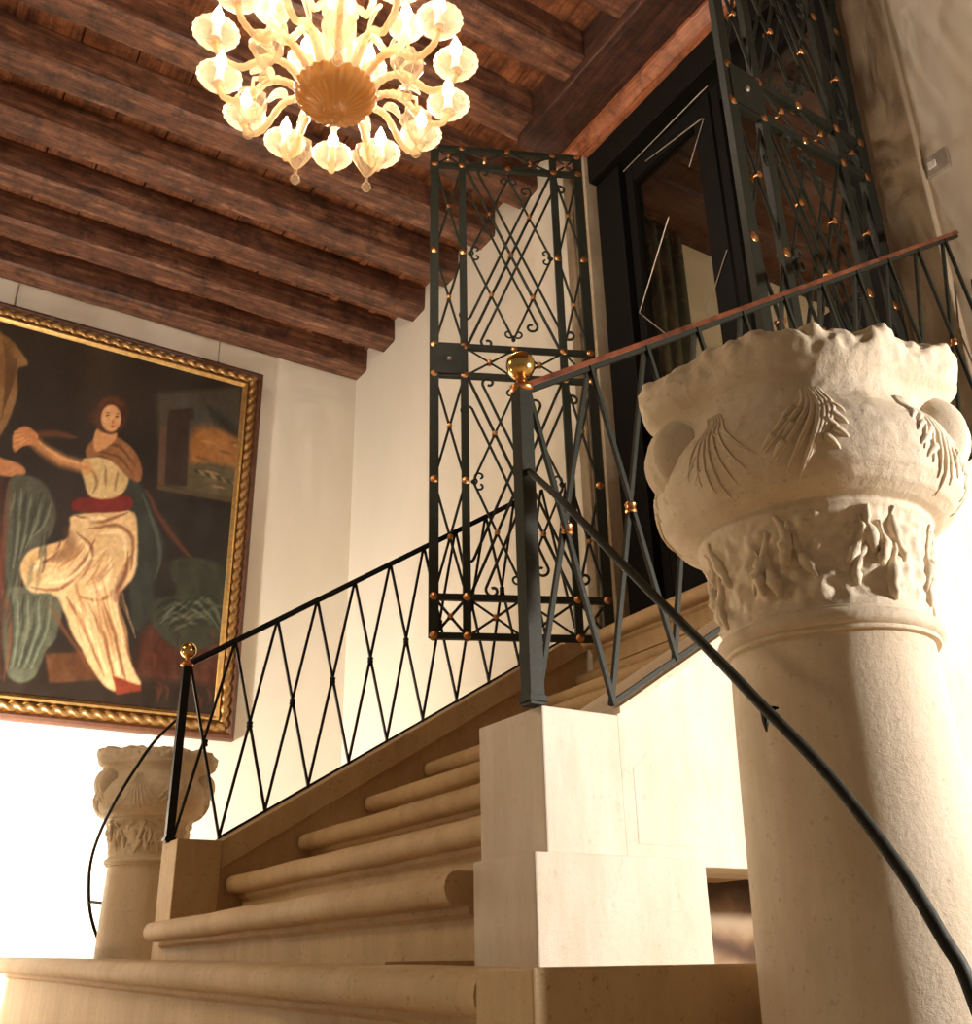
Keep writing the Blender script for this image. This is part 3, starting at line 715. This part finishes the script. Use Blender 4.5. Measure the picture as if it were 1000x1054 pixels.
    for (x0,y0,w_,h_,c) in ((243,280,5,2,(70,36,22)),(264,283,5,2,(70,36,22)),(255,294,2.4,6,(160,96,60)),(254,306,6,2.2,(140,40,26)),(243,274,6,1.5,(96,54,30)),(265,277,5,1.5,(96,54,30))):
        al=np.clip((1.2-((X-x0)/w_)**2-((Y-y0)/h_)**2)*1.4,0,1)[...,None]*.85; img=img*(1-al)+np.array(c)*al
    stroke([(222,262),(248,244),(284,256)],6,(92,50,24),.8)
    img*= (1+.10*fnoise(7,7,44,2)[...,None])
    img=np.clip(img,4,255)/255
    lin=np.where(img<.04045,img/12.92,((img+.055)/1.055)**2.4)*1.10
    return S,Z,lin
S_,Z_,lin=painted(); nx_,nz_=len(S_),len(Z_)
m=MB(); m.quadgrid([[(float(s),NP,float(z)) for s in S_] for z in Z_])
MAT['canvas'],n_,l_,p_=nt('oil_paint'); at=n_.new('ShaderNodeVertexColor'); at.layer_name='Paint'; l_.new(at.outputs['Color'],p_.inputs['Base Color']); p_.inputs['Roughness'].default_value=.5
bump(n_,l_,p_,noisetex(n_,l_,coords(n_,l_),90,3),.15,.003)
cvs=m.build('canvas','canvas',pic,smooth=True)
ca=cvs.data.color_attributes.new('Paint','FLOAT_COLOR','POINT')
buf=np.ones((nz_*nx_,4),dtype=np.float32); buf[:,:3]=lin.reshape(-1,3); ca.data.foreach_set('color',buf.ravel())
# backing board
m=MB(); m.box((PS0+.02,NP+.004,PZ0+.02),(PS1-.02,NW-.001,PZ1-.02)); m.build('backing','frame_edge',pic)
def ringframe(name,mat,prof,bev=0):
    "prof: (inset from outer edge, depth towards the room)"
    m=MB(); K=len(prof); b=0
    corners=[(PS0,PZ0,1,1),(PS1,PZ0,-1,1),(PS1,PZ1,-1,-1),(PS0,PZ1,1,-1)]
    rows=[[(x+sx*i,NW-.002-dp,z+sz*i) for i,dp in prof] for x,z,sx,sz in corners]
    m.quadgrid(rows,closeu=True); return m.build(name,mat,pic)
ringframe('outer_moulding','frame_edge',[(0,0),(0,.030),(.006,.040),(.018,.044),(.026,.040),(.030,.036)])
ringframe('cove','darkgilt',[(.030,.036),(.040,.030),(.060,.028),(.074,.030)])
ringframe('gilt_slip','gold',[(.074,.030),(.078,.044),(.086,.046),(.092,.040),(.096,.036),(.102,.032),(.104,.028),(.104,.02)])
def rope(name,ins,R,mat,p0,p1,pitch):
    p0=Vector(p0);p1=Vector(p1);L=(p1-p0).length;d=(p1-p0)/L; a=Vector((0,-1,0)); b=d.cross(a); N=int(L/.008); P=[]
    for i in range(N+1):
        x=L*i/N; row=[]
        for k in range(12):
            th=2*PI*k/12; r=R*(1+.28*math.cos(2*(th-2*PI*x/pitch))); row.append(tuple(p0+d*x+a*math.cos(th)*r+b*math.sin(th)*r))
        P.append(row)
    m=MB(); m.quadgrid(P,closev=True); return m.build(name,mat,pic,smooth=True)
i_=.052; yn=NW-.036
for a,b in (((PS0+i_,yn,PZ1-i_),(PS1-i_,yn,PZ1-i_)),((PS1-i_,yn,PZ1-i_),(PS1-i_,yn,PZ0+i_)),((PS0+i_,yn,PZ0+i_),(PS1-i_,yn,PZ0+i_)),((PS0+i_,yn,PZ0+i_),(PS0+i_,yn,PZ1-i_))):
    rope('rope_moulding',i_,.017,MAT['rope'] if 'rope' in MAT else 'darkgilt',a,b,.10)
for s in (.27,1.185):
    m=MB(); m.tube([(s,NW-.012,ZB-.005),(s,NW-.012,PZ1-.01)],.0028,6); m.tube([(s,NW-.012,PZ1+.02),(s,NW-.035,PZ1-.005)],.003,6); m.build('hanging_wire','steel',pic)
# ------------------------------------------------------------------ chandelier
CX,CY=.735,1.83
ch=thing('glass_chandelier',(CX,CY,1.94),'lit amber and clear blown-glass chandelier with many candle arms hanging under the beams','chandelier')
def ribs(k,am): return lambda a,r,z,i:(r*(1+am*math.cos(k*a)),z)
m=MB(); m.lathe((CX,CY,0),[(.004,1.940),(.012,1.943),(.014,1.950),(.010,1.957),(.022,1.962),(.028,1.968),(.030,1.975),(.048,1.983),(.070,1.993),(.088,2.006),(.098,2.020),(.101,2.032),(.104,2.036),(.100,2.040),(.085,2.046),(.06,2.052),(.03,2.055)],180,ribs(30,.028)); m.build('bowl','bowlglass',ch,smooth=True)
m=MB(); m.lathe((CX,CY,0),[(.02,2.05),(.034,2.06),(.030,2.09),(.022,2.12),(.034,2.15),(.05,2.18),(.045,2.21),(.022,2.24),(.018,2.27),(.03,2.30),(.05,2.33),(.03,2.37),(.014,2.40),(.012,2.50)],80,ribs(16,.05)); m.build('stem','armglass',ch,smooth=True)
m=MB(); m.tube([(CX,CY,2.48),(CX,CY,ZB+.1)],.006,10); m.sphere((CX,CY,2.6),.02); m.lathe((CX,CY,ZC-.03),[(.03,0),(.045,.01),(.045,.03)],24); m.build('suspension_rod','brass',ch)
def put(proto,name,mat,parent,ang):
    pass
NA=14
def arm_pts(R,z0,zc):
    r0=.085 if R>.2 else .03
    return [(r0,z0),(r0+.04,z0+.045),(r0+(R-r0)*.42,z0+.050),(r0+(R-r0)*.68,z0-.006),(R-.02,z0+.005),(R,zc)]
def make_arm(ang,R,z0,zc,first,cup_r):
    ca,sa=math.cos(ang),math.sin(ang)
    T=lambda r,z,o=0:(CX+r*ca-o*sa,CY+r*sa+o*ca,z)
    pts=spline([T(r,z) for r,z in arm_pts(R,z0,zc)],9); n=len(pts)
    m=MB(); m.tube(pts,[.0105*(1-.25*i/n)*(1+.10*math.sin(i*1.9)) for i in range(n)],10); a=m.build('arm','armglass',ch,smooth=True)
    m=MB(); m.lathe(T(R,zc),[(.004,-.012),(.012,-.008),(.010,.0),(.024,.004),(cup_r*.75,.012),(cup_r,.030),(cup_r*.97,.031),(cup_r*.72,.016),(.018,.010)],72,ribs(18,.022)); m.build('drip_cup','cupglass',a,smooth=True)
    m=MB(); m.lathe(T(R,zc),[(.013,.008),(.014,.02),(.010,.022),(.010,.058),(.006,.060)],14); m.build('candle_sleeve','candle',a,smooth=True,auto=40)
    m=MB(); m.lathe(T(R,zc),[(.005,.056),(.0115,.066),(.0155,.078),(.0125,.094),(.006,.110),(.001,.124)],14); m.build('bulb','bulb',a,smooth=True)
    if R>.2:  # little glass leaf riding on the arm
        m=MB(); pts=[T(r0,z,0) for r0,z in ((R*.52,z0+.045),(R*.56,z0+.085),(R*.66,z0+.10),(R*.74,z0+.085))]
        m.tube(spline(pts,5),[.012*math.sin(PI*(.1+.85*i/15))+.002 for i in range(16)],8,.35); m.build('glass_leaf','cupglass',a,smooth=True)
# direction pointing away from the camera, ring starts there
az=math.atan2(CY,CX)
for k in range(NA): make_arm(az+2*PI*k/NA,.305,2.035,2.085,k==0,.058)
for k in range(6): make_arm(az+2*PI*(k+.5)/6,.175,2.20,2.27,False,.050)
# upright fluted glass leaves around the stem and hanging bell flowers with drops
for k in range(8):
    a=az+2*PI*(k+.5)/8; ca,sa=math.cos(a),math.sin(a); P=[]
    for i in range(14):
        u=i/13; r=.035+.055*u**1.6; z=2.06+.14*u; w=.020*math.sin(PI*(.12+.83*u))
        P.append([(CX+(r+abs(j)*.004)*ca-j*w/2*sa,CY+(r+abs(j)*.004)*sa+j*w/2*ca,z+.012*abs(j)*0) for j in (-2,-1,0,1,2)])
    m=MB(); m.quadgrid(P); o=m.build('upright_leaf','armglass',ch,smooth=True); md=o.modifiers.new('t','SOLIDIFY'); md.thickness=.006
for k in range(7):
    a=az+2*PI*(k+.5)/7; c=(CX+.215*math.cos(a),CY+.215*math.sin(a),0)
    top=2.062
    m=MB(); m.tube([(CX+.09*math.cos(a),CY+.09*math.sin(a),2.045),(CX+.15*math.cos(a),CY+.15*math.sin(a),2.10),(c[0],c[1],2.10),(c[0],c[1],top-.005)],.006,8); pe=m.build('pendant','armglass',ch,smooth=True)
    m=MB(); m.lathe(c,[(.004,top),(.020,top-.008),(.038,top-.028),(.038,top-.048),(.026,top-.075),(.012,top-.102),(.004,top-.112)],42,ribs(7,.12)); m.build('bell_flower','cupglass',pe,smooth=True)
    m=MB(); m.lathe(c,[(.002,top-.108),(.005,top-.119),(.003,top-.126),(.012,top-.140),(.014,top-.149),(.008,top-.158),(.001,top-.162)],16); m.build('glass_drop','cupglass',pe,smooth=True)

# ------------------------------------------------------------------ lights
def W(s,n,z): return Vector((s*U,n*U,z*U+EYE))
def area(name,at,to,size,power,c):
    l=bpy.data.lights.new(name,'AREA'); l.shape='DISK'; l.size=size; l.energy=power; l.color=c; o=bpy.data.objects.new(name,l); C.objects.link(o)
    o.location=W(*at); o.rotation_euler=(W(*to)-W(*at)).to_track_quat('-Z','Y').to_euler(); return o
def point(name,at,power,c,r=.05):
    l=bpy.data.lights.new(name,'POINT'); l.energy=power; l.color=c; l.shadow_soft_size=r; o=bpy.data.objects.new(name,l); C.objects.link(o); o.location=W(*at); return o
area('lamp_right',(1.9,-.5,.46),(.90,.9,.30),.22,128,(1,.93,.85))
area('lamp_left',(.12,3.62,.10),(.35,4.28,.30),.25,150,(1,.95,.86))
point('vestibule_fill',(3.4,1.4,2.2),55,(1,.82,.55),.10)  # added fill light, brightens the curtain and wall behind the glass
area('hall_fill',(-1.5,2.3,1.7),(1.0,1.9,.6),.7,29,(1,.74,.46))  # added warm fill for the steps and risers, no actual fixture
area('ceiling_fill',(-1.4,3.0,-.3),(.6,2.9,2.9),.6,16,(1,.72,.45))  # extra fill aimed upward to brighten the beam undersides, no fixture there
w=bpy.data.worlds.new('world'); bpy.context.scene.world=w; w.use_nodes=True
w.node_tree.nodes['Background'].inputs[0].default_value=(1,.78,.52,1); w.node_tree.nodes['Background'].inputs[1].default_value=.08
sc=bpy.context.scene; sc.view_settings.view_transform='Standard'; sc.view_settings.look='None'; sc.view_settings.gamma=1; sc.view_settings.use_curve_mapping=False
sc.view_settings.exposure=.9
for o in bpy.data.objects:
    if '_o' in o: del o['_o']
